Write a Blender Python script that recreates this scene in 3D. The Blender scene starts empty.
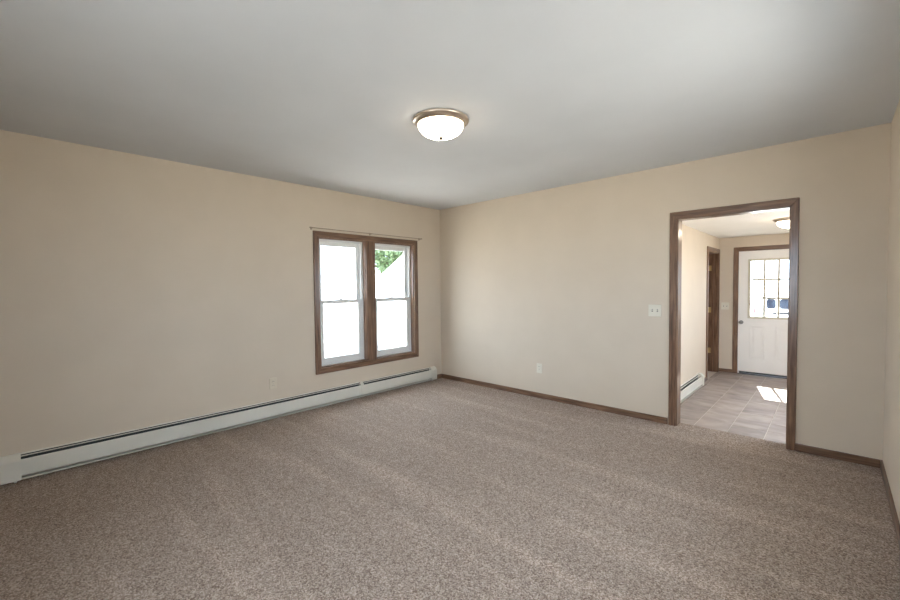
import bpy, bmesh, math, random
from mathutils import Vector, Matrix
random.seed(7)
S = bpy.context.scene
C = S.collection

# ------------------------------------------------------------------ camera
F_PX, YAW, PITCH, ROLL = 406.15, 0.7582, -0.0336, -0.0108
cam_d = bpy.data.cameras.new('camera'); cam = bpy.data.objects.new('camera', cam_d); C.objects.link(cam)
cam_d.sensor_width = 36.0; cam_d.lens = 36.0 * F_PX / 900.0; cam_d.clip_start = 0.02
fw = Vector((-math.sin(YAW)*math.cos(PITCH), math.cos(YAW)*math.cos(PITCH), math.sin(PITCH)))
rt = Vector((math.cos(YAW), math.sin(YAW), 0)); up = rt.cross(fw)
r2 = rt*math.cos(ROLL) + up*math.sin(ROLL); u2 = -rt*math.sin(ROLL) + up*math.cos(ROLL)
m = Matrix((r2, u2, -fw)).transposed().to_4x4(); m.translation = Vector((4.1633, -4.1976, 1.3349))
cam.matrix_world = m
S.camera = cam

# ------------------------------------------------------------------ sky, sun, exposure
SKY = 10.5
w = bpy.data.worlds.new('hazy_sky'); S.world = w; w.use_nodes = True
bg = w.node_tree.nodes['Background']; bg.inputs[0].default_value = (0.81, 0.95, 1.16, 1); bg.inputs[1].default_value = SKY
sd = bpy.data.lights.new('sun', 'SUN'); sd.energy = 30.0; sd.angle = math.radians(0.6); sd.color = (1, 0.95, 0.88)
sun = bpy.data.objects.new('sun', sd); C.objects.link(sun)
sun.rotation_euler = Vector((0.22, -1.0, -1.12)).to_track_quat('-Z', 'Y').to_euler()
S.view_settings.view_transform = 'Standard'; S.view_settings.look = 'None'
S.view_settings.exposure = 0.06; S.view_settings.gamma = 1.0; S.view_settings.use_curve_mapping = False

# ------------------------------------------------------------------ helpers
def srgb(r, g, b):
    f = lambda c: (c/12.92 if c <= 0.04045 else ((c+0.055)/1.055)**2.4)
    return (f(r/255), f(g/255), f(b/255), 1)

def mat(name, col, rough=0.6, metal=0.0, spec=0.5, coat=0.0, emit=None, emit_s=0.0):
    mt = bpy.data.materials.new(name); mt.use_nodes = True
    b = mt.node_tree.nodes['Principled BSDF']
    b.inputs['Base Color'].default_value = col; b.inputs['Roughness'].default_value = rough
    b.inputs['Metallic'].default_value = metal; b.inputs['Specular IOR Level'].default_value = spec
    b.inputs['Coat Weight'].default_value = coat; b.inputs['Coat Roughness'].default_value = 0.12
    if emit: b.inputs['Emission Color'].default_value = emit; b.inputs['Emission Strength'].default_value = emit_s
    return mt

def nodes(mt):
    nt = mt.node_tree
    return nt, nt.nodes['Principled BSDF'], nt.links.new

def add_noise(mt, c1, c2, scale=5.0, detail=4.0, lo=0.35, hi=0.65, stretch=(1, 1, 1), dist=0.0):
    """base colour ramp c1..c2 driven by a noise in object space"""
    nt, b, L = nodes(mt)
    tc = nt.nodes.new('ShaderNodeTexCoord'); mp = nt.nodes.new('ShaderNodeMapping')
    mp.inputs['Scale'].default_value = stretch
    nz = nt.nodes.new('ShaderNodeTexNoise'); nz.inputs['Scale'].default_value = scale
    nz.inputs['Detail'].default_value = detail; nz.inputs['Distortion'].default_value = dist
    rp = nt.nodes.new('ShaderNodeValToRGB')
    rp.color_ramp.elements[0].position = lo; rp.color_ramp.elements[0].color = c1
    rp.color_ramp.elements[1].position = hi; rp.color_ramp.elements[1].color = c2
    L(tc.outputs['Object'], mp.inputs[0]); L(mp.outputs[0], nz.inputs[0]); L(nz.outputs[0], rp.inputs[0])
    L(rp.outputs[0], b.inputs['Base Color'])
    return mp, nz, rp

def add_bump(mt, scale, strength, dist=0.002, detail=3.0):
    nt, b, L = nodes(mt)
    tc = nt.nodes.new('ShaderNodeTexCoord'); nz = nt.nodes.new('ShaderNodeTexNoise')
    nz.inputs['Scale'].default_value = scale; nz.inputs['Detail'].default_value = detail
    bp = nt.nodes.new('ShaderNodeBump'); bp.inputs['Strength'].default_value = strength; bp.inputs['Distance'].default_value = dist
    L(tc.outputs['Object'], nz.inputs[0]); L(nz.outputs[0], bp.inputs['Height']); L(bp.outputs[0], b.inputs['Normal'])

# ------------------------------------------------------------------ materials
M = {}
M['wall'] = mat('wall_paint', srgb(210, 195, 175), 0.75, spec=0.3)
add_noise(M['wall'], srgb(209, 194, 174), srgb(212, 197, 177), 3.0); add_bump(M['wall'], 90, 0.08)
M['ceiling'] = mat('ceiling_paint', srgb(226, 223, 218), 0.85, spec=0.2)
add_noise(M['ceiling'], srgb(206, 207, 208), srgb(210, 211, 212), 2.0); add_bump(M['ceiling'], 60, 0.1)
M['hall_ceiling'] = mat('hall_ceiling_paint_brightened', srgb(234, 230, 224), 0.85, spec=0.2)  # lighter copy of the ceiling white, stands in for stronger hall light
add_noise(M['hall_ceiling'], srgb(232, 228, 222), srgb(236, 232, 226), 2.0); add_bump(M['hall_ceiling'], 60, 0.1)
def wood(name, axis):
    mt = mat(name, srgb(100, 78, 62), 0.36, spec=0.4, coat=0.55)
    mt.node_tree.nodes['Principled BSDF'].inputs['Coat Roughness'].default_value = 0.16
    st = [26, 26, 26]; st[axis] = 1.6
    mp, nz, rp = add_noise(mt, srgb(80, 55, 40), srgb(142, 109, 84), 2.2, 7.0, 0.30, 0.72, tuple(st), 0.6)
    e = rp.color_ramp.elements.new(0.5); e.color = srgb(112, 83, 63)
    nt, b, L = nodes(mt)
    bp = nt.nodes.new('ShaderNodeBump'); bp.inputs['Strength'].default_value = 0.12; bp.inputs['Distance'].default_value = 0.002
    L(nz.outputs[0], bp.inputs['Height']); L(bp.outputs[0], b.inputs['Normal'])
    return mt
M['wx'], M['wy'], M['wz'] = wood('stained_oak_x', 0), wood('stained_oak_y', 1), wood('stained_oak_z', 2)

def carpet():
    mt = mat('taupe_loop_carpet', srgb(150, 134, 124), 0.95, spec=0.05)
    nt, b, L = nodes(mt); N = nt.nodes.new
    tc = N('ShaderNodeTexCoord')
    vo = N('ShaderNodeTexVoronoi'); vo.inputs['Scale'].default_value = 185; vo.inputs['Randomness'].default_value = 1.0
    L(tc.outputs['Object'], vo.inputs['Vector'])
    sp = N('ShaderNodeSeparateColor'); L(vo.outputs['Color'], sp.inputs[0])
    rp = N('ShaderNodeValToRGB')
    rp.color_ramp.elements[0].position = 0.0; rp.color_ramp.elements[0].color = srgb(128, 110, 98)
    rp.color_ramp.elements[1].position = 1.0; rp.color_ramp.elements[1].color = srgb(208, 191, 177)
    e = rp.color_ramp.elements.new(0.55); e.color = srgb(174, 156, 142)
    L(sp.outputs[0], rp.inputs[0])
    # faint vacuum-cleaner tracks in the pile
    def tracks(rot, off):
        mp = N('ShaderNodeMapping'); mp.inputs['Rotation'].default_value = (0, 0, math.radians(rot)); mp.inputs['Scale'].default_value = (0.55, 5.5, 1); mp.inputs['Location'].default_value = (off, off, 0)
        L(tc.outputs['Object'], mp.inputs[0])
        n_ = N('ShaderNodeTexNoise'); n_.inputs['Scale'].default_value = 1.0; n_.inputs['Detail'].default_value = 2; L(mp.outputs[0], n_.inputs[0]); return n_
    na, nb_ = tracks(-3, 0.0), tracks(80, 3.7)
    sx = N('ShaderNodeSeparateXYZ'); L(tc.outputs['Object'], sx.inputs[0])
    mr = N('ShaderNodeMapRange'); mr.inputs[1].default_value = 2.0; mr.inputs[2].default_value = 2.9; L(sx.outputs[0], mr.inputs[0])
    mf = N('ShaderNodeMix'); L(mr.outputs[0], mf.inputs[0]); L(na.outputs[0], mf.inputs[2]); L(nb_.outputs[0], mf.inputs[3])
    r2_ = N('ShaderNodeValToRGB')
    r2_.color_ramp.elements[0].position = 0.50; r2_.color_ramp.elements[0].color = (0.97, 0.97, 0.97, 1)
    r2_.color_ramp.elements[1].position = 0.66; r2_.color_ramp.elements[1].color = (1.12, 1.12, 1.12, 1)
    L(mf.outputs[0], r2_.inputs[0])
    mx = N('ShaderNodeMix'); mx.data_type = 'RGBA'; mx.blend_type = 'MULTIPLY'; mx.inputs[0].default_value = 1.0
    L(rp.outputs[0], mx.inputs[6]); L(r2_.outputs[0], mx.inputs[7]); L(mx.outputs[2], b.inputs['Base Color'])
    n3 = N('ShaderNodeTexNoise'); n3.inputs['Scale'].default_value = 160; n3.inputs['Detail'].default_value = 3; L(tc.outputs['Object'], n3.inputs[0])
    ad = N('ShaderNodeMath'); ad.operation = 'SUBTRACT'; L(n3.outputs[0], ad.inputs[0]); L(vo.outputs['Distance'], ad.inputs[1])
    bp = N('ShaderNodeBump'); bp.inputs['Strength'].default_value = 0.9; bp.inputs['Distance'].default_value = 0.006
    L(ad.outputs[0], bp.inputs['Height']); L(bp.outputs[0], b.inputs['Normal'])
    return mt
M['carpet'] = carpet()

def tile_mat():
    mt = mat('slate_look_tile', srgb(160, 148, 138), 0.55, spec=0.5)
    nt, b, L = nodes(mt); N = nt.nodes.new
    mp, nz, rp = add_noise(mt, srgb(128, 115, 107), srgb(170, 155, 145), 3.5, 8.0, 0.28, 0.72, (1.0, 1.7, 1.0), 0.8)
    oi = N('ShaderNodeObjectInfo')
    ad = N('ShaderNodeVectorMath'); ad.operation = 'ADD'
    cb = N('ShaderNodeCombineXYZ'); ml = N('ShaderNodeMath'); ml.operation = 'MULTIPLY'; ml.inputs[1].default_value = 17
    L(oi.outputs['Random'], ml.inputs[0]); L(ml.outputs[0], cb.inputs[0]); L(ml.outputs[0], cb.inputs[1])
    L(mp.outputs[0], ad.inputs[0]); L(cb.outputs[0], ad.inputs[1]); L(ad.outputs[0], nz.inputs[0])
    hs = N('ShaderNodeHueSaturation'); mr = N('ShaderNodeMapRange'); mr.inputs[3].default_value = 0.9; mr.inputs[4].default_value = 1.1
    L(oi.outputs['Random'], mr.inputs[0]); L(mr.outputs[0], hs.inputs['Value']); L(rp.outputs[0], hs.inputs['Color']); L(hs.outputs[0], b.inputs['Base Color'])
    bp = N('ShaderNodeBump'); bp.inputs['Strength'].default_value = 0.25; bp.inputs['Distance'].default_value = 0.003
    L(nz.outputs[0], bp.inputs['Height']); L(bp.outputs[0], b.inputs['Normal'])
    return mt
M['tile'] = tile_mat()
M['grout'] = mat('grout', srgb(176, 166, 154), 0.9); add_noise(M['grout'], srgb(184, 171, 160), srgb(198, 185, 174), 40)
M['enamel'] = mat('heater_enamel', srgb(205, 205, 194), 0.38); add_noise(M['enamel'], srgb(214, 209, 196), srgb(219, 214, 201), 4)
M['slot'] = mat('heater_inside', srgb(60, 64, 62), 0.5, metal=0.3); add_noise(M['slot'], srgb(54, 58, 56), srgb(66, 70, 68), 8)
M['fin'] = mat('aluminium_fin', srgb(120, 124, 122), 0.45, metal=0.7); add_noise(M['fin'], srgb(110, 114, 112), srgb(130, 134, 132), 20)
M['vinyl'] = mat('white_vinyl', srgb(226, 226, 222), 0.35); add_noise(M['vinyl'], srgb(224, 224, 220), srgb(229, 229, 225), 3)
M['doorpaint'] = mat('white_door_paint', srgb(226, 221, 213), 0.4); add_noise(M['doorpaint'], srgb(241, 236, 229), srgb(245, 240, 233), 3)
M['ivory'] = mat('ivory_plastic', srgb(220, 213, 196), 0.35); add_noise(M['ivory'], srgb(218, 211, 194), srgb(222, 215, 198), 10)
M['painted'] = mat('painted_over_plastic', srgb(212, 199, 177), 0.5); add_noise(M['painted'], srgb(210, 197, 175), srgb(214, 201, 179), 10)
M['dark'] = mat('dark_slot', srgb(48, 42, 38), 0.6); add_noise(M['dark'], srgb(44, 38, 34), srgb(54, 48, 44), 20)
M['nickel'] = mat('brushed_nickel', srgb(216, 202, 186), 0.28, metal=1.0)
add_noise(M['nickel'], srgb(208, 194, 178), srgb(226, 212, 196), 6, 3, 0.3, 0.7, (1, 1, 30))
M['steel'] = mat('satin_steel', srgb(150, 148, 144), 0.3, metal=1.0); add_noise(M['steel'], srgb(142, 140, 136), srgb(160, 158, 154), 12)
M['brass'] = mat('brass_hinge', srgb(196, 172, 120), 0.35, metal=0.8); add_noise(M['brass'], srgb(190, 164, 112), srgb(204, 182, 132), 15)
M['rod'] = mat('tan_rod', srgb(150, 132, 112), 0.4); add_noise(M['rod'], srgb(144, 126, 106), srgb(158, 140, 120), 10)
M['rubber'] = mat('black_rubber', srgb(40, 36, 34), 0.7); add_noise(M['rubber'], srgb(36, 32, 30), srgb(46, 42, 40), 20)
M['bowl'] = mat('lit_frosted_glass', srgb(245, 240, 230), 0.35, emit=(1.0, 0.86, 0.66, 1), emit_s=10.0)
add_noise(M['bowl'], srgb(243, 238, 228), srgb(247, 242, 232), 6)

M['bowl_bright'] = mat('lit_frosted_glass_strong_bulb', srgb(245, 240, 230), 0.35, emit=(1.0, 0.86, 0.66, 1), emit_s=24.0)
add_noise(M['bowl_bright'], srgb(243, 238, 228), srgb(247, 242, 232), 6)

def glass_mat():
    mt = bpy.data.materials.new('window_glass'); mt.use_nodes = True; nt = mt.node_tree; N = nt.nodes.new; L = nt.links.new
    nt.nodes.remove(nt.nodes['Principled BSDF']); out = nt.nodes['Material Output']
    tr = N('ShaderNodeBsdfTransparent'); tr.inputs[0].default_value = (0.97, 0.98, 0.97, 1)
    gl = N('ShaderNodeBsdfGlossy'); gl.inputs['Roughness'].default_value = 0.02
    lw = N('ShaderNodeLayerWeight'); lw.inputs[0].default_value = 0.5          # Schlick reflectance, the same from both faces
    pw = N('ShaderNodeMath'); pw.operation = 'POWER'; pw.inputs[1].default_value = 5.0; L(lw.outputs['Facing'], pw.inputs[0])
    ma = N('ShaderNodeMath'); ma.operation = 'MULTIPLY_ADD'; ma.inputs[1].default_value = 0.96; ma.inputs[2].default_value = 0.04; L(pw.outputs[0], ma.inputs[0])
    mx = N('ShaderNodeMixShader'); L(ma.outputs[0], mx.inputs[0]); L(tr.outputs[0], mx.inputs[1]); L(gl.outputs[0], mx.inputs[2]); L(mx.outputs[0], out.inputs[0])
    return mt
M['glass'] = glass_mat()

# ------------------------------------------------------------------ mesh building
def bm_box(bm, x0, x1, y0, y1, z0, z1, bev=0.0, seg=1):
    tmp = bmesh.new()
    bmesh.ops.create_cube(tmp, size=1.0)
    for v in tmp.verts:
        v.co = Vector(((x0+x1)/2 + v.co.x*(x1-x0), (y0+y1)/2 + v.co.y*(y1-y0), (z0+z1)/2 + v.co.z*(z1-z0)))
    if bev: bmesh.ops.bevel(tmp, geom=list(tmp.edges), offset=bev, segments=seg, profile=0.6, affect='EDGES')
    me = bpy.data.meshes.new('t'); tmp.to_mesh(me); tmp.free(); bm.from_mesh(me); bpy.data.meshes.remove(me)

def bm_prism(bm, pts, axis, a0, a1):
    """polygon pts (2D, in the two other axes in xyz order) extruded along axis from a0 to a1"""
    def P(p, a):
        c = list(p); c.insert(axis, a); return Vector(c)
    A = [bm.verts.new(P(p, a0)) for p in pts]; B = [bm.verts.new(P(p, a1)) for p in pts]
    n = len(pts)
    fs = [bm.faces.new(A), bm.faces.new(B[::-1])]
    for i in range(n): fs.append(bm.faces.new((A[i], B[i], B[(i+1) % n], A[(i+1) % n])))
    bmesh.ops.recalc_face_normals(bm, faces=fs)

def bm_lathe(bm, prof, centre, axis='z', seg=48, sign=1):
    cx, cy, cz = centre; rings = []
    def P(r, h, a):
        c, s = r*math.cos(a), r*math.sin(a)
        if axis == 'z': return Vector((cx+c, cy+s, cz+h))
        if axis == 'y': return Vector((cx+c, cy+h, cz+s))
        return Vector((cx+h, cy+c, cz+s))
    for r, h in prof:
        if r < 1e-6: rings.append([bm.verts.new(P(0, h, 0))])
        else: rings.append([bm.verts.new(P(r, h, 2*math.pi*i/seg)) for i in range(seg)])
    fs = []
    for a, b in zip(rings[:-1], rings[1:]):
        for i in range(seg):
            j = (i+1) % seg
            if len(a) == 1 and len(b) == 1: continue
            if len(a) == 1: fs.append(bm.faces.new((a[0], b[i], b[j])))
            elif len(b) == 1: fs.append(bm.faces.new((a[i], b[0], a[j])))
            else: fs.append(bm.faces.new((a[i], b[i], b[j], a[j])))
    bmesh.ops.recalc_face_normals(bm, faces=fs)

def link(name, bm, material, parent=None, smooth=False):
    me = bpy.data.meshes.new(name); bm.to_mesh(me); bm.free()
    me.materials.append(material)
    if smooth:
        for p in me.polygons: p.use_smooth = True
        try: me.set_sharp_from_angle(angle=math.radians(40))
        except Exception: pass
    o = bpy.data.objects.new(name, me); C.objects.link(o)
    if parent is not None: o.parent = parent; o.matrix_parent_inverse = parent_inv(parent)
    return o

def parent_inv(p):
    mw = Matrix.Identity(4); q = p
    while q is not None:
        mw = (q.matrix_parent_inverse @ q.matrix_basis if q.parent else q.matrix_basis) @ mw
        q = q.parent
    return mw.inverted()

def box(name, b, material, parent=None, bev=0.0, seg=1):
    bm = bmesh.new(); bm_box(bm, *b, bev=bev, seg=seg); return link(name, bm, material, parent)

def empty(name, loc):
    o = bpy.data.objects.new(name, None); C.objects.link(o); o.location = loc; o.empty_display_size = 0.1; return o

def tag(o, label=None, cat=None, group=None, kind=None):
    if label: o['label'] = label
    if cat: o['category'] = cat
    if group: o['group'] = group
    if kind: o['kind'] = kind
    return o

def struct(o, label=None): return tag(o, label, None, None, 'structure')

# ------------------------------------------------------------------ room shell
W, H = 4.4324, 2.44          # room width along x, ceiling height
YF = -4.75                   # wall behind the camera
T = 0.14                     # wall thickness
HX0, HX1, HY1, HZ, HC = 2.73, 4.95, 4.0, -0.17, 2.10   # entry hall: side walls, far wall, floor, ceiling
DX0, DX1, DZ = 3.092, 3.911, 1.943                     # doorway opening in the back wall
WY0, WY1, WZ0, WZ1 = -1.917, -0.517, 0.436, 1.898      # window opening in the left wall
FDX0, FDX1, FDZ = 2.995, 3.875, 1.868                  # front door opening
SDY0, SDY1, SDZ = 3.125, 3.915, 1.85                   # side door opening in the hall

fl = box('floor', (-T, W+T, YF-T, 0.115, -0.30, 0.0), M['carpet'])
struct(fl, 'speckled taupe loop-pile carpet across the living room floor')

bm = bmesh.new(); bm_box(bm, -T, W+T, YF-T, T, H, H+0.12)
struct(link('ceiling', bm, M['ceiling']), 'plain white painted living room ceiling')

bm = bmesh.new()
bm_box(bm, -T, 0, YF-T, WY0, -0.3, H); bm_box(bm, -T, 0, WY1, T, -0.3, H)
bm_box(bm, -T, 0, WY0, WY1, -0.3, WZ0); bm_box(bm, -T, 0, WY0, WY1, WZ1, H)
struct(link('wall_left', bm, M['wall']), 'beige painted wall with the double window')
bm = bmesh.new()
bm_box(bm, 0, DX0, 0, T-0.02, -0.3, H); bm_box(bm, DX1, W+T, 0, T-0.02, -0.3, H); bm_box(bm, DX0, DX1, 0, T-0.02, DZ, H)
struct(link('wall_back', bm, M['wall']), 'beige painted wall with the doorway to the entry hall')
RY0, RY1, RZ0, RZ1 = -3.00, -1.34, 0.82, 2.02         # out-of-view double window added in the right wall for fill light
bm = bmesh.new()
bm_box(bm, W, W+T, YF-T, RY0, -0.3, H); bm_box(bm, W, W+T, RY1, 0, -0.3, H); bm_box(bm, W, W+T, RY0, RY1, -0.3, RZ0); bm_box(bm, W, W+T, RY0, RY1, RZ1, H)
struct(link('wall_right', bm, M['wall']), 'beige painted wall beside the doorway corner')
GX0, GX1 = 2.40, 4.00                                   # unseen window added behind the camera to light the room
bm = bmesh.new()
bm_box(bm, 0, GX0, YF-T, YF, -0.3, H); bm_box(bm, GX1, W, YF-T, YF, -0.3, H); bm_box(bm, GX0, GX1, YF-T, YF, -0.3, RZ0); bm_box(bm, GX0, GX1, YF-T, YF, RZ1, H)
struct(link('wall_front', bm, M['wall']), 'beige painted wall facing the doorway wall')
HWY0, HWY1, HWZ0, HWZ1 = 0.35, 2.00, 0.65, 1.95             # unseen window added in the hall's right wall to brighten the hall
def fill_window(name, label, axis, p, sgn, a0, a1, z0, z1, n):
    """added light-giving window out of view, sashes side by side in an opening; p = wall face plane, sgn = outward direction"""
    rw = empty(name, (p, (a0+a1)/2, z0) if axis == 0 else ((a0+a1)/2, p, z0)); struct(rw, label)
    def bb(d0, d1, u0, u1, z0_, z1_):
        lo, hi = sorted((p+sgn*d0, p+sgn*d1))
        return (lo, hi, u0, u1, z0_, z1_) if axis == 0 else (u0, u1, lo, hi, z0_, z1_)
    CR = 0.064; mh = M['wy'] if axis == 0 else M['wx']
    for u in ((a0-CR, a0), (a1, a1+CR)): box('casing', bb(-0.018, 0, *u, z0-CR, z1+CR), M['wz'], rw, bev=0.003)
    for zz in ((z1, z1+CR), (z0-CR, z0)): box('head_casing', bb(-0.018, 0, a0, a1, *zz), mh, rw, bev=0.003)
    for k in range(n):
        ua = a0 + (a1-a0)*k/n; ub = a0 + (a1-a0)*(k+1)/n
        sb = bmesh.new()
        bm_box(sb, *bb(0.05, 0.10, ua, ua+0.05, z0, z1)); bm_box(sb, *bb(0.05, 0.10, ub-0.05, ub, z0, z1))
        bm_box(sb, *bb(0.05, 0.10, ua+0.05, ub-0.05, z0, z0+0.05)); bm_box(sb, *bb(0.05, 0.10, ua+0.05, ub-0.05, z1-0.05, z1))
        so = link('sash', sb, M['vinyl'], rw)
        box('pane', bb(0.073, 0.077, ua+0.046, ub-0.046, z0+0.046, z1-0.046), M['glass'], so)
fill_window('fill_window_right', 'added unseen double window with white sashes giving fill light from the right wall', 0, W, 1, RY0, RY1, RZ0, RZ1, 2)
fill_window('fill_window_front', 'added unseen double window with white sashes giving fill light from behind the camera', 1, YF, -1, GX0, GX1, RZ0, RZ1, 2)
fill_window('fill_window_hall', 'added unseen double window brightening the entry hall from its right wall', 0, HX1, 1, HWY0, HWY1, HWZ0, HWZ1, 2)

# unseen house cover, eaves added to keep direct sun off the left window
bm = bmesh.new(); bm_box(bm, -0.75, HX1+0.6, YF-0.6, HY1+0.3, H+0.14, H+0.30)
struct(link('sun_block_roof', bm, M['ceiling']), 'unseen flat slab over the house with eaves added to block the sun')

# baseboards
BBH, BBT = 0.061, 0.014
def baseboard(name, b, m_, label):
    o = box(name, b, m_, bev=0.004, seg=2); struct(o, label); return o
baseboard('baseboard_back', (BBT, 3.028, -BBT, 0, 0, BBH), M['wx'], 'brown wood baseboard between the room corner and the doorway')
baseboard('baseboard_back', (3.954, W, -BBT, 0, 0, BBH), M['wx'], 'short brown wood baseboard between the doorway and the right wall')
baseboard('baseboard_right', (W-BBT, W, YF, -BBT, 0, BBH), M['wy'], 'brown wood baseboard along the right wall')
baseboard('baseboard_left', (0, BBT, -0.150, 0, 0, BBH), M['wy'], 'short brown wood baseboard between heater end and room corner')

# mitred casing pieces lying on a wall; plane normal axis n with outer face side sgn
def casing_leg(parent, axis_n, lo, th, u_out, u_in, z0, z1_out, z1_in, z0_in=None, name='casing'):
    """vertical casing: polygon in (u,z); axis_n is the wall normal axis"""
    if z0_in is None: z0_in = z0
    pts = [(u_out, z0), (u_in, z0_in), (u_in, z1_in), (u_out, z1_out)]
    bm = bmesh.new(); bm_prism(bm, pts, axis_n, lo, lo+th)
    bmesh.ops.bevel(bm, geom=list(bm.edges), offset=0.003, segments=1, affect='EDGES')
    return link(name, bm, M['wz'], parent)
def casing_head(parent, axis_n, lo, th, ua_out, ua_in, ub_in, ub_out, z_out, z_in, name='head_casing'):
    pts = [(ua_out, z_out), (ua_in, z_in), (ub_in, z_in), (ub_out, z_out)]
    bm = bmesh.new(); bm_prism(bm, pts, axis_n, lo, lo+th)
    bmesh.ops.bevel(bm, geom=list(bm.edges), offset=0.003, segments=1, affect='EDGES')
    return link(name, bm, M['wx'] if axis_n == 1 else M['wy'], parent)

# ---- doorway trim (room side, jambs, hall side)
tr = empty('trim_1', ((DX0+DX1)/2, 0, 0)); struct(tr, 'brown stained wood casing around the open doorway')
CW = 0.063
for s0, th, zb in ((-0.017, 0.017, 0.0), (T-0.02, 0.015, HZ)):
    casing_leg(tr, 1, s0, th, DX0-CW+0.008, DX0+0.008, zb, DZ+CW-0.008, DZ-0.008)
    casing_leg(tr, 1, s0, th, DX1+CW-0.018, DX1-0.008, zb, DZ+CW-0.008, DZ-0.008)
    casing_head(tr, 1, s0, th, DX0-CW+0.008, DX0+0.008, DX1-0.008, DX1+CW-0.018, DZ+CW-0.008, DZ-0.008)
box('jamb', (DX0, DX0+0.014, 0, T-0.02, 0, DZ), M['wz'], tr); box('jamb', (DX1-0.014, DX1, 0, T-0.02, 0, DZ), M['wz'], tr)
box('head_jamb', (DX0+0.014, DX1-0.014, 0, T-0.02, DZ-0.014, DZ), M['wx'], tr)

# ------------------------------------------------------------------ double window
wn = empty('window_1', (0, (WY0+WY1)/2, WZ0)); struct(wn, 'pair of white double-hung windows in one brown wood casing')
CW2 = 0.064
casing_leg(wn, 0, 0, 0.018, WY0-CW2, WY0, WZ0-CW2, WZ1+CW2, WZ1, WZ0)
casing_leg(wn, 0, 0, 0.018, WY1+CW2, WY1, WZ0-CW2, WZ1+CW2, WZ1, WZ0)
casing_head(wn, 0, 0, 0.018, WY0-CW2, WY0, WY1, WY1+CW2, WZ1+CW2, WZ1)
casing_head(wn, 0, 0, 0.018, WY0-CW2, WY0, WY1, WY1+CW2, WZ0-CW2, WZ0, 'bottom_casing')
MY0, MY1 = -1.292, -1.158
box('mullion_casing', (0, 0.016, MY0, MY1, WZ0, WZ1), M['wz'], wn, bev=0.003)
box('mullion_post', (-T, 0, MY0+0.012, MY1-0.012, WZ0, WZ1), M['vinyl'], wn)
for (a, b) in ((WY0, MY0+0.006), (MY1-0.006, WY1)):
    # wood extension jambs
    JD = 0.055
    box('jamb', (-JD, 0, a, a+0.012, WZ0, WZ1), M['wz'], wn); box('jamb', (-JD, 0, b-0.012, b, WZ0, WZ1), M['wz'], wn)
    box('head_jamb', (-JD, 0, a+0.012, b-0.012, WZ1-0.012, WZ1), M['wy'], wn); box('stool', (-JD, 0, a+0.012, b-0.012, WZ0, WZ0+0.012), M['wy'], wn)
    a2, b2 = a+0.006, b-0.006; z0, z1 = WZ0+0.004, WZ1-0.004
    fb = bmesh.new(); FW = 0.032                      # white outer frame
    bm_box(fb, -T+0.01, -JD, a2, a2+FW, z0, z1); bm_box(fb, -T+0.01, -JD, b2-FW, b2, z0, z1)
    bm_box(fb, -T+0.01, -JD, a2+FW, b2-FW, z1-FW, z1); bm_box(fb, -T+0.01, -JD, a2+FW, b2-FW, z0, z0+FW)
    link('window_frame', fb, M['vinyl'], wn)
    zm = 1.170; SW = 0.046
    for nm, x0, x1, s0, s1 in (('upper_sash', -0.118, -0.092, zm-0.022, z1-FW), ('lower_sash', -0.088, -0.060, z0+FW, zm+0.022)):
        sb = bmesh.new(); ya, yb = a2+FW, b2-FW
        rb, rtp = (0.044, 0.048) if nm == 'upper_sash' else (0.058, 0.044)
        bm_box(sb, x0, x1, ya, ya+SW, s0, s1, 0.003); bm_box(sb, x0, x1, yb-SW, yb, s0, s1, 0.003)
        bm_box(sb, x0, x1, ya+SW, yb-SW, s1-rtp, s1, 0.003); bm_box(sb, x0, x1, ya+SW, yb-SW, s0, s0+rb, 0.003)
        so = link(nm, sb, M['vinyl'], wn)
        xm = (x0+x1)/2
        box('pane', (xm-0.002, xm+0.002, ya+SW-0.004, yb-SW+0.004, s0+rb-0.004, s1-rtp+0.004), M['glass'], so)
        if nm == 'lower_sash':
            lb = bmesh.new(); yc = (ya+yb)/2
            bm_box(lb, x0-0.014, x1-0.002, yc-0.03, yc+0.03, s1, s1+0.008, 0.002)
            bm_lathe(lb, [(0.0, 0.02), (0.011, 0.02), (0.013, 0.016), (0.013, 0.008)], ((x0+x1)/2-0.006, yc, s1), seg=16)
            bm_box(lb, x0+0.0, x0+0.014, yc-0.004, yc+0.034, s1+0.012, s1+0.018, 0.002)
            link('sash_lock', lb, M['vinyl'], so)

# ---- curtain rod
cr = empty('curtain_rod', (0, -1.205, 1.988)); tag(cr, 'thin tan curtain rod mounted just above the double window', 'curtain rod')
ry0, ry1, rz = -2.018, -0.392, 1.990
bm = bmesh.new(); bm_lathe(bm, [(0, 0), (0.0045, 0), (0.0045, ry1-ry0), (0, ry1-ry0)], (0.030, ry0, rz), axis='y', seg=14)
link('rod', bm, M['rod'], cr, True)
for yb in (ry0, ry1):
    bm = bmesh.new(); bm_lathe(bm, [(0, -0.012), (0.006, -0.010), (0.008, 0), (0.006, 0.010), (0, 0.012)], (0.030, yb, rz), axis='y', seg=14)
    link('finial', bm, M['rod'], cr, True)
for yb in (ry0+0.02, -1.225, ry1-0.02):
    bm = bmesh.new(); bm_box(bm, 0, 0.003, yb-0.008, yb+0.008, rz-0.020, rz+0.012, 0.001)
    bm_box(bm, 0.003, 0.033, yb-0.003, yb+0.003, rz-0.009, rz-0.0045, 0.001); bm_box(bm, 0.034, 0.037, yb-0.003, yb+0.003, rz-0.009, rz+0.004, 0.001)
    link('bracket', bm, M['rod'], cr)

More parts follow.
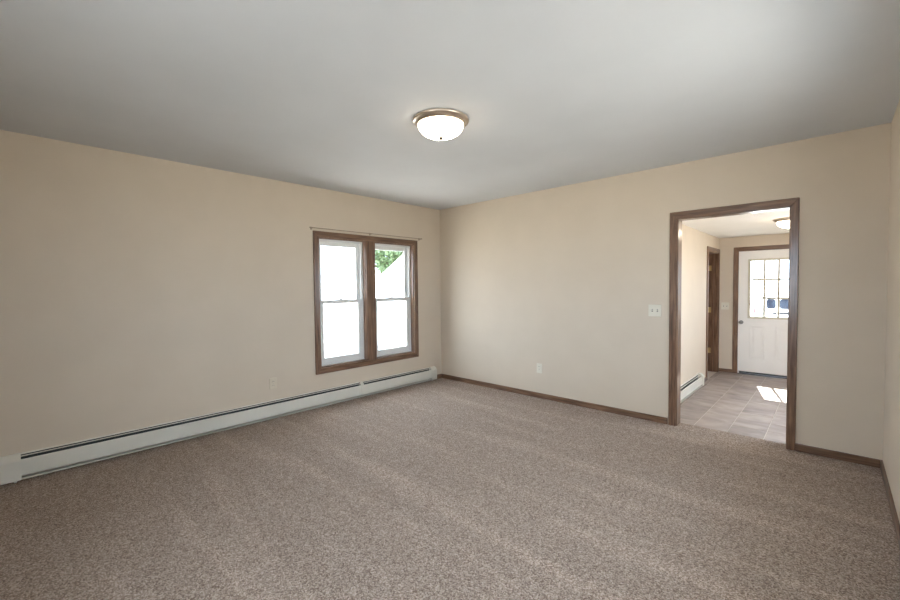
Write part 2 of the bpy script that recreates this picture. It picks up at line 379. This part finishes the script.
# ------------------------------------------------------------------ baseboard heaters
def heater(label, x_wall, y0, y1, zf, joints, caps, cw=0.10):
    """hot-water baseboard heater along a wall whose face looks towards +x"""
    h = empty('baseboard_heater', (x_wall, (y0+y1)/2, zf)); tag(h, label, 'heater')
    X = lambda d: x_wall + d
    ya, yb = y0 + (cw if caps[0] else 0), y1 - (cw if caps[1] else 0)
    ZB, ZT, D = zf+0.026, zf+0.190, 0.062
    box('back_panel', (X(0), X(0.004), ya, yb, ZB, ZT), M['enamel'], h)
    bm = bmesh.new()                                   # narrow hood over the outlet slot
    bm_prism(bm, [(X(0.0), ZT-0.004), (X(0.0), ZT), (X(0.010), ZT-0.001), (X(0.015), ZT-0.007), (X(0.0125), ZT-0.008), (X(0.009), ZT-0.004)], 1, ya, yb)
    link('hood', bm, M['enamel'], h)
    bm = bmesh.new()                                   # damper blade in the outlet slot
    bm_prism(bm, [(X(0.029), ZT-0.014), (X(0.030), ZT-0.011), (X(0.036), ZT-0.014), (X(0.035), ZT-0.017)], 1, ya, yb)
    link('damper', bm, M['enamel'], h)
    bm = bmesh.new()                                   # front panel with rolled edges
    bm_prism(bm, [(X(D), ZB+0.026), (X(D), ZT-0.036), (X(D-0.004), ZT-0.031), (X(D-0.010), ZT-0.031), (X(D-0.010), ZT-0.034),
                  (X(D-0.0045), ZT-0.036), (X(D-0.003), ZT-0.040), (X(D-0.003), ZB+0.024), (X(D-0.012), ZB+0.020), (X(D-0.011), ZB+0.017), (X(D-0.002), ZB+0.020)], 1, ya, yb)
    link('front_panel', bm, M['enamel'], h)
    bm = bmesh.new()                                   # lower lip of the back plate turned forward
    bm_prism(bm, [(X(0.004), ZB-0.008), (X(0.062), ZB-0.008), (X(0.066), ZB+0.003), (X(0.064), ZB+0.004), (X(0.060), ZB-0.005), (X(0.004), ZB-0.005)], 1, ya, yb)
    link('bottom_lip', bm, M['enamel'], h)
    box('liner', (X(0.004), X(0.006), ya, yb, ZB+0.003, ZT-0.004), M['slot'], h)
    bm = bmesh.new(); bm_lathe(bm, [(0, 0), (0.011, 0), (0.011, yb-ya), (0, yb-ya)], (X(0.030), ya, zf+0.085), axis='y', seg=12)
    link('pipe', bm, M['slot'], h, True)
    fb = bmesh.new(); y = ya+0.05                      # packed fins on the pipe
    while y < yb-0.05:
        bm_box(fb, X(0.010), X(0.050), y, y+0.0015, zf+0.058, zf+0.118); y += 0.012
    fo = link('fin_pack', fb, M['slot'], h); fo['kind'] = 'stuff'
    for yc, flag in ((y0, caps[0]), (y1-cw, caps[1])):
        if not flag: continue
        bm = bmesh.new()
        bm_prism(bm, [(X(0), ZB-0.010), (X(D+0.005), ZB-0.010), (X(D+0.006), ZT-0.034), (X(0.036), ZT-0.002), (X(0.030), ZT+0.003), (X(0), ZT+0.004)], 1, yc, yc+cw)
        bmesh.ops.bevel(bm, geom=list(bm.edges), offset=0.003, segments=2, affect='EDGES')
        link('end_cap', bm, M['enamel'], h)
    for yj in joints:
        bm = bmesh.new()
        bm_prism(bm, [(X(0), ZB), (X(D+0.0015), ZB+0.016), (X(D+0.002), ZT-0.036), (X(0.034), ZT-0.006), (X(0.028), ZT+0.001), (X(0), ZT+0.002)], 1, yj-0.022, yj+0.022)
        link('joint_cover', bm, M['enamel'], h)
    for yc in (y0+0.07, y1-0.07):
        box('foot', (X(0.030), X(0.050), yc-0.008, yc+0.008, zf, ZB-0.010), M['enamel'], h, bev=0.002)
    return h
heater('long off-white metal baseboard heater under the double window', 0.0, -4.335, -0.155, 0.0, (-1.405,), (True, True))
heater('short white baseboard heater in the tiled entry hall', HX0, T+0.05, 2.655, HZ, (), (True, True))

# ------------------------------------------------------------------ wall plates
def plate(name, label, cat, centre, normal, w_, h_, kind, body, group=None):
    """built facing +y_local=-Y then turned: normal 'x' = wall_left face, 'y' = back wall face (looking to -y)"""
    root = empty(name, centre); tag(root, label, cat, group)
    if normal == 'x': root.rotation_euler = (0, 0, math.radians(90))
    bpy.context.view_layer.update()
    def part(nm, bm, mt): 
        me = bpy.data.meshes.new(nm); bm.to_mesh(me); bm.free(); me.materials.append(mt)
        o = bpy.data.objects.new(nm, me); C.objects.link(o); o.parent = root; return o
    bm = bmesh.new(); bm_box(bm, -w_/2, w_/2, -0.006, 0, -h_/2, h_/2, 0.0028, 2); part('cover_plate', bm, body)
    if kind == 'outlet':
        for s in (-1, 1):
            bm = bmesh.new(); zc = s*0.0195
            bm_prism(bm, [(0.0165*math.cos(a)*(1 if abs(math.cos(a)) < .99 else 1), zc+max(-0.0125, min(0.0125, 0.0165*math.sin(a)))) for a in [2*math.pi*i/20 for i in range(20)]], 1, -0.009, -0.005)
            r_ = part('receptacle', bm, body)
            for dx in (-0.006, 0.006):
                bm = bmesh.new(); bm_box(bm, dx-0.0012, dx+0.0012, -0.0095, -0.0088, zc-0.002, zc+0.007)
                o = part('slot', bm, M['dark']); o.parent = r_
        bm = bmesh.new(); bm_lathe(bm, [(0, -0.0075), (0.0025, -0.0070), (0.0032, -0.0055)], (0, 0, 0), axis='y', seg=12); part('screw', bm, M['steel'])
    else:
        n = kind
        for i in range(n):
            xc = (i-(n-1)/2)*0.046
            bm = bmesh.new(); bm_box(bm, xc-0.0052, xc+0.0052, -0.0066, -0.005, -0.012, 0.012); part('toggle_slot', bm, M['ivory'] if body is M['painted'] else M['dark'])
            bm = bmesh.new(); bm_prism(bm, [(-0.006, -0.006), (-0.017, 0.006), (-0.016, 0.010), (-0.006, 0.005)], 0, xc-0.0042, xc+0.0042); part('toggle', bm, M['ivory'])
            for zc in (-0.030, 0.030):
                bm = bmesh.new(); bm_lathe(bm, [(0, -0.0072), (0.0022, -0.0068), (0.003, -0.0055)], (xc, 0, zc), axis='y', seg=12); part('screw', bm, M['ivory'])
    return root
plate('light_switch', 'ivory double toggle switch plate beside the open doorway', 'light switch', (2.9085, 0, 1.081), 'y', 0.116, 0.114, 2, M['ivory'])
plate('wall_outlet', 'ivory duplex outlet low on the doorway wall', 'outlet', (1.637, 0, 0.354), 'y', 0.072, 0.114, 'outlet', M['ivory'])
plate('wall_outlet', 'wall-coloured duplex outlet low on the window wall above the heater', 'outlet', (0, -2.452, 0.360), 'x', 0.072, 0.114, 'outlet', M['painted'])
plate('light_switch', 'ivory double switch plate on the hall wall beside the white front door', 'light switch', (2.822, HY1, 0.952), 'y', 0.112, 0.120, 2, M['ivory'])

# ------------------------------------------------------------------ ceiling lights
def dome_light(name, label, x, y, z, R=0.187, bowl='bowl'):
    r = empty(name, (x, y, z)); tag(r, label, 'ceiling light'); k = R/0.187
    bm = bmesh.new()
    bm_lathe(bm, [(R*0.975, 0.0), (R*0.995, -0.003), (R, -0.008), (R*0.995, -0.013), (R*0.97, -0.017), (0.174*k, -0.020), (0.164*k, -0.029), (0.158*k, -0.037), (0.151*k, -0.037), (0.150*k, -0.030), (0.12*k, -0.010)], (x, y, z), seg=64)
    link('rim', bm, M['nickel'], r, True)
    bm = bmesh.new(); n = 12; R0, dz = 0.152*k, 0.081*k
    prof = [(R0*math.cos(math.pi/2*i/n)**0.86 if i < n else 0.0, -0.034-dz*math.sin(math.pi/2*i/n)) for i in range(n+1)]
    bm_lathe(bm, prof, (x, y, z), seg=64); link('glass_bowl', bm, M[bowl], r, True)
    bm = bmesh.new(); zb = -0.034-dz
    bm_lathe(bm, [(0.015, zb+0.002), (0.016, zb-0.004), (0.010, zb-0.008), (0.009, zb-0.015), (0.0, zb-0.018)], (x, y, z), seg=20)
    link('finial', bm, M['dark'], r, True)
dome_light('ceiling_light', 'flush dome light with frosted bowl and nickel rim on living room ceiling', 2.245, -2.243, H, 0.187)
dome_light('ceiling_light', 'lit flush dome light on the entry hall ceiling before the front door', 3.79, 2.15, HC, 0.187, 'bowl_bright')

# ------------------------------------------------------------------ entry hall
hf = box('hall_floor', (HX0-T, HX1+T, 0.115, HY1+T, HZ-0.10, HZ-0.002), M['grout']); struct(hf, 'grey-beige tiled floor of the sunken entry hall')
TS = 0.2955
tbm = bmesh.new(); bm_box(tbm, -TS/2+0.003, TS/2-0.003, -TS/2+0.002, TS/2-0.002, -0.006, 0.0, 0.0012)
tme = bpy.data.meshes.new('tile'); tbm.to_mesh(tme); tbm.free(); tme.materials.append(M['tile'])
i = 0; x = 3.097+TS/2 - 2*TS
while x - TS/2 < HX1:
    y = 0.115 + 0.11
    while y - TS/2 < HY1:
        x0, x1 = max(x-TS/2, HX0), min(x+TS/2, HX1); y0, y1 = max(y-TS/2, 0.117), min(y+TS/2, HY1)
        if x1-x0 > 0.02 and y1-y0 > 0.02:
            o = bpy.data.objects.new('tile', tme); C.objects.link(o); o.parent = hf
            o.location = ((x0+x1)/2, (y0+y1)/2, HZ + random.uniform(-0.0006, 0.0006)); o.scale = ((x1-x0)/TS, (y1-y0)/TS, 1)
        y += TS
    x += TS
struct(box('hall_ceiling', (HX0-T, HX1+T, 0.12, HY1+T, HC, HC+0.1), M['hall_ceiling']), 'white painted entry hall ceiling')
bm = bmesh.new()
bm_box(bm, HX0-T, HX0, 0.12, SDY0, HZ-0.1, HC); bm_box(bm, HX0-T, HX0, SDY1, HY1+T, HZ-0.1, HC); bm_box(bm, HX0-T, HX0, SDY0, SDY1, SDZ, HC)
struct(link('hall_wall_left', bm, M['wall']), 'beige hall wall with the brown side door')
bm = bmesh.new()
bm_box(bm, HX0, FDX0, HY1, HY1+T, HZ-0.1, HC); bm_box(bm, FDX1, HX1, HY1, HY1+T, HZ-0.1, HC); bm_box(bm, FDX0, FDX1, HY1, HY1+T, FDZ, HC)
struct(link('hall_wall_back', bm, M['wall']), 'beige hall wall around the white front door')
bm = bmesh.new()
bm_box(bm, HX1, HX1+T, 0.12, HWY0, HZ-0.1, HC); bm_box(bm, HX1, HX1+T, HWY1, HY1+T, HZ-0.1, HC); bm_box(bm, HX1, HX1+T, HWY0, HWY1, HZ-0.1, HWZ0); bm_box(bm, HX1, HX1+T, HWY0, HWY1, HWZ1, HC)
struct(link('hall_wall_right', bm, M['wall']), 'beige hall wall opposite the side door')
o = box('hall_baseboard_back', (HX0, FDX0-0.062, HY1-BBT, HY1, HZ, HZ+0.056), M['wx'], bev=0.003); struct(o, 'short brown baseboard beside the front door casing')
o = box('hall_baseboard_left', (HX0, HX0+BBT, 2.66, SDY0-0.062, HZ, HZ+0.056), M['wy'], bev=0.003); struct(o, 'short brown baseboard between hall heater and side door')

# side door (closed, brown) with casing
sdm = empty('door_1', (HX0, (SDY0+SDY1)/2, HZ)); struct(sdm, 'open brown wood side door with brass hinges in the entry hall')
casing_leg(sdm, 0, HX0, 0.016, SDY0-0.06, SDY0+0.004, HZ, SDZ+0.06, SDZ-0.004)
casing_leg(sdm, 0, HX0, 0.016, SDY1+0.06, SDY1-0.004, HZ, SDZ+0.06, SDZ-0.004)
casing_head(sdm, 0, HX0, 0.016, SDY0-0.06, SDY0+0.004, SDY1-0.004, SDY1+0.06, SDZ+0.06, SDZ-0.004)
box('jamb', (HX0-T, HX0, SDY0, SDY0+0.015, HZ, SDZ), M['wz'], sdm); box('jamb', (HX0-T, HX0, SDY1-0.015, SDY1, HZ, SDZ), M['wz'], sdm)
box('head_jamb', (HX0-T, HX0, SDY0+0.015, SDY1-0.015, SDZ-0.015, SDZ), M['wy'], sdm)
ds = box('door_slab', (HX0-T-0.74, HX0-T+0.004, SDY1-0.052, SDY1-0.017, HZ+0.012, SDZ-0.018), M['wz'], sdm, bev=0.002)
for zc in (1.595, 0.885, 0.190):
    bm = bmesh.new(); bm_lathe(bm, [(0, -0.045), (0.008, -0.045), (0.008, 0.045), (0, 0.045)], (HX0-T+0.010, SDY1-0.058, zc), seg=12)
    bm_box(bm, HX0-T+0.004, HX0-T+0.046, SDY1-0.019, SDY1-0.0145, zc-0.045, zc+0.045)
    bm_box(bm, HX0-T+0.003, HX0-T+0.006, SDY1-0.058, SDY1-0.017, zc-0.045, zc+0.045)
    link('hinge', bm, M['brass'], ds)
box('door_stop', (HX0-0.085, HX0-0.055, SDY1-0.026, SDY1-0.015, HZ, SDZ-0.015), M['wz'], sdm)
bm = bmesh.new(); bm_lathe(bm, [(0.026, 0.004), (0.026, -0.006), (0.011, -0.010), (0.011, -0.030), (0.026, -0.040), (0.028, -0.052), (0.020, -0.062), (0, -0.065)], (HX0-T-0.67, SDY1-0.052, 0.76), axis='y', seg=24)
link('knob', bm, M['brass'], ds, True)
bm = bmesh.new()                                       # small side room the door opens into
cx0, cx1, cy0, cy1 = 1.45, HX0-T, 2.6, HY1+T
bm_box(bm, cx0-0.1, cx0, cy0-0.1, cy1, HZ-0.1, HC); bm_box(bm, cx0, cx1, cy0-0.1, cy0, HZ-0.1, HC); bm_box(bm, cx0, cx1, cy1-0.1, cy1, HZ-0.1, HC)
struct(link('side_room_wall', bm, M['wall']), 'beige walls of the side room behind the brown door')
struct(box('side_room_floor', (cx0, cx1, cy0, cy1-0.1, HZ-0.1, HZ), M['grout']), 'plain floor of the side room behind the brown door')
struct(box('side_room_ceiling', (cx0-0.1, cx1, cy0-0.1, cy1, HC, HC+0.1), M['ceiling']), 'white ceiling of the side room behind the brown door')

# front door
fd = empty('door_2', ((FDX0+FDX1)/2, HY1, HZ)); struct(fd, 'white front door with nine-pane window, lower panels and brown casing')
casing_leg(fd, 1, HY1-0.016, 0.016, FDX0-0.062, FDX0+0.002, HZ, FDZ+0.060, FDZ-0.004)
casing_leg(fd, 1, HY1-0.016, 0.016, FDX1+0.062, FDX1-0.002, HZ, FDZ+0.060, FDZ-0.004)
casing_head(fd, 1, HY1-0.016, 0.016, FDX0-0.062, FDX0+0.002, FDX1-0.002, FDX1+0.062, FDZ+0.060, FDZ-0.004)
box('jamb', (FDX0, FDX0+0.006, HY1, HY1+T, HZ, FDZ), M['wz'], fd); box('jamb', (FDX1-0.006, FDX1, HY1, HY1+T, HZ, FDZ), M['wz'], fd)
box('head_jamb', (FDX0+0.006, FDX1-0.006, HY1, HY1+T, FDZ-0.006, FDZ), M['wx'], fd)
box('threshold', (FDX0+0.006, FDX1-0.006, HY1-0.004, HY1+T, HZ-0.004, HZ+0.014), M['rubber'], fd)
sx0, sx1, sy0, sy1, sz0, sz1 = FDX0+0.008, FDX1-0.008, HY1+0.004, HY1+0.046, HZ+0.030, FDZ-0.008
gx0, gx1, gz0, gz1 = 3.143, 3.727, 0.770, 1.714      # glazed opening incl. frame
bm = bmesh.new()
bm_box(bm, sx0, gx0, sy0, sy1, sz0, sz1); bm_box(bm, gx1, sx1, sy0, sy1, sz0, sz1)
bm_box(bm, gx0, gx1, sy0, sy1, sz0, gz0); bm_box(bm, gx0, gx1, sy0, sy1, gz1, sz1)
slab = link('door_slab', bm, M['doorpaint'], fd)
bm = bmesh.new(); f_ = 0.024                            # raised lite frame
for b in ((gx0-0.012, gx0+f_, gz0-0.012, gz1+0.012), (gx1-f_, gx1+0.012, gz0-0.012, gz1+0.012), (gx0+f_, gx1-f_, gz0-0.012, gz0+f_), (gx0+f_, gx1-f_, gz1-f_, gz1+0.012)):
    bm_box(bm, b[0], b[1], sy0-0.010, sy0+0.012, b[2], b[3], 0.004, 2)
M['almond'] = mat('almond_lite_frame', srgb(212, 203, 180), 0.45); add_noise(M['almond'], srgb(209, 200, 177), srgb(215, 206, 183), 6)
lf = link('lite_frame', bm, M['almond'], slab)
ix0, ix1, iz0, iz1 = gx0+f_, gx1-f_, gz0+f_, gz1-f_
ww, hh = (ix1-ix0)/3, (iz1-iz0)/3
for k in (1, 2):
    box('muntin', (ix0+ww*k-0.016, ix0+ww*k+0.016, sy0+0.000, sy0+0.012, iz0, iz1), M['almond'], slab, bev=0.002)
    for c_ in range(3):
        box('muntin', (ix0+ww*c_+0.016, ix0+ww*(c_+1)-0.016, sy0+0.000, sy0+0.012, iz0+hh*k-0.016, iz0+hh*k+0.016), M['almond'], slab, bev=0.002)
for c_ in range(3):
    for r_ in range(3):
        box('pane', (ix0+ww*c_, ix0+ww*(c_+1), sy0+0.012, sy0+0.016, iz0+hh*r_, iz0+hh*(r_+1)), M['glass'], slab)
for (a, b) in ((3.165, 3.365), (3.490, 3.690)):        # two embossed lower panels: moulding ring and raised field
    bm = bmesh.new(); za, zb = 0.085, 0.640; t_ = 0.018
    for q in ((a, a+t_, za, zb), (b-t_, b, za, zb), (a+t_, b-t_, za, za+t_), (a+t_, b-t_, zb-t_, zb)):
        bm_box(bm, q[0], q[1], sy0-0.006, sy0+0.002, q[2], q[3], 0.003)
    bm_box(bm, a+0.045, b-0.045, sy0-0.005, sy0+0.002, za+0.045, zb-0.045, 0.004)
    link('panel', bm, M['doorpaint'], slab)
bm = bmesh.new(); bm_lathe(bm, [(0.031, 0), (0.031, -0.006), (0.012, -0.010), (0.012, -0.032), (0.024, -0.040), (0.029, -0.054), (0.022, -0.066), (0, -0.069)], (3.046, sy0, 0.690), axis='y', seg=24)
link('knob', bm, M['steel'], slab, True)
for b in ((FDX0+0.006, FDX0+0.022, HZ+0.014, FDZ-0.006), (FDX1-0.022, FDX1-0.006, HZ+0.014, FDZ-0.006), (FDX0+0.022, FDX1-0.022, FDZ-0.024, FDZ-0.006)):
    box('door_stop', (b[0], b[1], sy1+0.001, sy1+0.016, b[2], b[3]), M['wz'], fd)
box('door_sweep', (sx0+0.02, sx1, sy0-0.006, sy0, sz0-0.010, sz0+0.016), M['rubber'], slab)
box('corner_pad', (sx0, sx0+0.022, sy0-0.008, sy0, sz0-0.020, sz0+0.018), M['vinyl'], slab)

# ------------------------------------------------------------------ outdoors
gm = mat('pale_concrete_drive', srgb(196, 190, 180), 0.9); add_noise(gm, srgb(186, 180, 170), srgb(206, 200, 190), 0.8)
bm = bmesh.new()
def terrain(x, y):
    d = max(-x, y-HY1, x-HX1, YF-y, 0.0)
    t = max(0.0, min(1.0, (d-2.0)/9.0)); t = t*t*(3-2*t)
    return -0.36 - 0.9*t
n = 60; vs = {}
for i in range(n+1):
    for j in range(n+1):
        x, y = -60+120*i/n, -60+120*j/n; vs[i, j] = bm.verts.new((x, y, terrain(x, y)))
for i in range(n):
    for j in range(n): bm.faces.new((vs[i, j], vs[i+1, j], vs[i+1, j+1], vs[i, j+1]))
struct(link('ground', bm, gm, None, True), 'pale sunlit ground outside the house')

# neighbouring house seen through the window
sid = mat('white_siding', srgb(238, 238, 236), 0.6); add_noise(sid, srgb(234, 234, 232), srgb(240, 240, 238), 2)
rfm = mat('pale_roof', srgb(190, 186, 180), 0.8); add_noise(rfm, srgb(180, 176, 170), srgb(198, 194, 188), 6)
nb = empty('neighbour_house', (-10.0, 6.15, -1.25)); tag(nb, 'white gabled house outside beyond the double window', 'house')
nb.rotation_euler = (0, 0, math.radians(-37.6))
def local(name, bm, mt, parent):
    me = bpy.data.meshes.new(name); bm.to_mesh(me); bm.free(); me.materials.append(mt)
    o = bpy.data.objects.new(name, me); C.objects.link(o); o.parent = parent; return o
hw, ze, pt, dp = 3.6, 2.73, 0.93, 7.0; zr = ze + hw*pt  # half width, eave height, pitch, depth
bm = bmesh.new(); bm_prism(bm, [(0, 0), (2*hw, 0), (2*hw, ze), (hw, zr), (0, ze)], 0, -dp, 0); local('wall', bm, sid, nb)
z0 = 0.05
while z0 < zr-0.4:                                      # clapboards on the gable end
    off = max(0, z0+0.26-ze)/pt
    bm = bmesh.new(); bm_prism(bm, [(0.0, z0), (0.018, z0), (0.0, z0+0.26)], 1, off, 2*hw-off); local('clapboard', bm, sid, nb); z0 += 0.27
for s_, ye in ((1, 0.0), (-1, 2*hw)):
    bm = bmesh.new(); ov = 0.25; p0 = (ye-s_*ov, ze-pt*ov)
    bm_prism(bm, [p0, (hw, zr), (hw, zr+0.14), (p0[0], p0[1]+0.14)], 0, -dp-0.3, 0.3); local('roof_slope', bm, rfm, nb)

# tree behind the neighbouring house
lfm = mat('leaf', srgb(78, 98, 60), 0.6); add_noise(lfm, srgb(68, 88, 50), srgb(90, 110, 72), 1.5)
bkm = mat('bark', srgb(92, 78, 66), 0.9); add_noise(bkm, srgb(76, 62, 52), srgb(110, 96, 82), 6)
te = empty('tree', (-17.1, 12.9, -1.26)); tag(te, 'leafy green tree behind the white house outside the window', 'tree')
bm = bmesh.new()
bm_lathe(bm, [(0.30, 0), (0.22, 0.6), (0.18, 2.4), (0.10, 4.6), (0.0, 6.2)], (-17.1, 12.9, -1.26), seg=12)
link('trunk', bm, bkm, te, True)
bm = bmesh.new(); rnd = random.Random(3)
blobs = [(Vector((-17.1+rnd.uniform(-1.2, 1.2), 12.9+rnd.uniform(-1.2, 1.5), rnd.uniform(1.8, 4.0))), rnd.uniform(0.7, 1.25)) for _ in range(20)]
for c_, r_ in blobs:
    for k in range(230):
        d = Vector((rnd.gauss(0, 1), rnd.gauss(0, 1), rnd.gauss(0, 1))).normalized()*r_*rnd.uniform(0.55, 1.0)
        p = c_+d; a_ = Vector((rnd.gauss(0, 1), rnd.gauss(0, 1), rnd.gauss(0, 1))).normalized(); b_ = a_.orthogonal().normalized()
        l, q = rnd.uniform(0.10, 0.17), rnd.uniform(0.05, 0.08)
        bm.faces.new([bm.verts.new(p+a_*l), bm.verts.new(p+b_*q), bm.verts.new(p-a_*l), bm.verts.new(p-b_*q)])
fo = link('foliage', bm, lfm, te); fo['kind'] = 'stuff'

# white van parked beyond the front door
vw = mat('van_white', srgb(240, 240, 240), 0.25, coat=0.5); add_noise(vw, srgb(238, 238, 238), srgb(242, 242, 242), 1)
vg = mat('van_dark_glass', srgb(30, 36, 48), 0.1, spec=0.12); add_noise(vg, srgb(24, 30, 42), srgb(44, 52, 64), 3)
vt = mat('tyre', srgb(34, 34, 36), 0.8); add_noise(vt, srgb(30, 30, 32), srgb(40, 40, 42), 8)
GZ = terrain(3, 22.5)
van = empty('van', (3.6, 23.4, GZ)); tag(van, 'white van with dark side windows parked outside the front door', 'van')
VX, VY0, VY1 = 1.05, 22.5, 24.4
prof = [(0.0, 0.35), (0.02, 1.0), (0.10, 1.75), (0.28, 2.0), (3.3, 2.05), (3.75, 1.9), (4.35, 1.25), (5.05, 1.05), (5.2, 0.9), (5.22, 0.35)]
bm = bmesh.new(); bm_prism(bm, [(VX+a, GZ+b) for a, b in prof], 1, VY0, VY1)
bmesh.ops.bevel(bm, geom=list(bm.edges), offset=0.06, segments=2, affect='EDGES')
link('body', bm, vw, van, True)
for (a, b) in ((1.585, 1.985), (2.13, 2.60), (2.78, 3.62), (3.75, 4.60)):
    za, zb = GZ+1.25, GZ+1.76
    if a > 3.7: pts = [(a, za), (b, za), (b-0.42, zb), (a, zb)]
    else: pts = [(a, za), (b, za), (b, zb), (a, zb)]
    bm = bmesh.new(); bm_prism(bm, pts, 1, VY0-0.012, VY0+0.01)
    bmesh.ops.bevel(bm, geom=[e for e in bm.edges if abs(e.verts[0].co.y-e.verts[1].co.y) > 0.015], offset=0.06, segments=3, affect='EDGES')
    link('side_window', bm, vg, van)
for a, ww_ in ((1.86, 0.16), (2.14, 0.34), (3.55, 0.20)):  # plain dark blocks added for the marks below the side windows
    bm = bmesh.new(); bm_box(bm, a, a+ww_, VY0-0.03, VY0, GZ+0.97, GZ+1.09, 0.015); link('dark_mark', bm, vt, van)
for a in (VX+0.95, VX+4.15):
    for yy in (VY0+0.10, VY1-0.10):
        bm = bmesh.new(); bm_lathe(bm, [(0, -0.11), (0.20, -0.11), (0.30, -0.11), (0.34, -0.08), (0.34, 0.08), (0.30, 0.11), (0, 0.11)], (a, yy, GZ+0.34), axis='y', seg=28)
        wo = link('wheel', bm, vt, van, True)
        bm = bmesh.new(); bm_lathe(bm, [(0, -0.125), (0.06, -0.125), (0.19, -0.112), (0.20, -0.105)], (a, yy, GZ+0.34), axis='y', seg=20); link('hubcap', bm, M['steel'], wo, True)
bm = bmesh.new(); bm_box(bm, VX+0.01, VX+0.06, VY0-0.02, VY0+0.16, GZ+0.95, GZ+1.35, 0.01); link('tail_light', bm, mat('red_lens', srgb(150, 30, 28), 0.3), van)
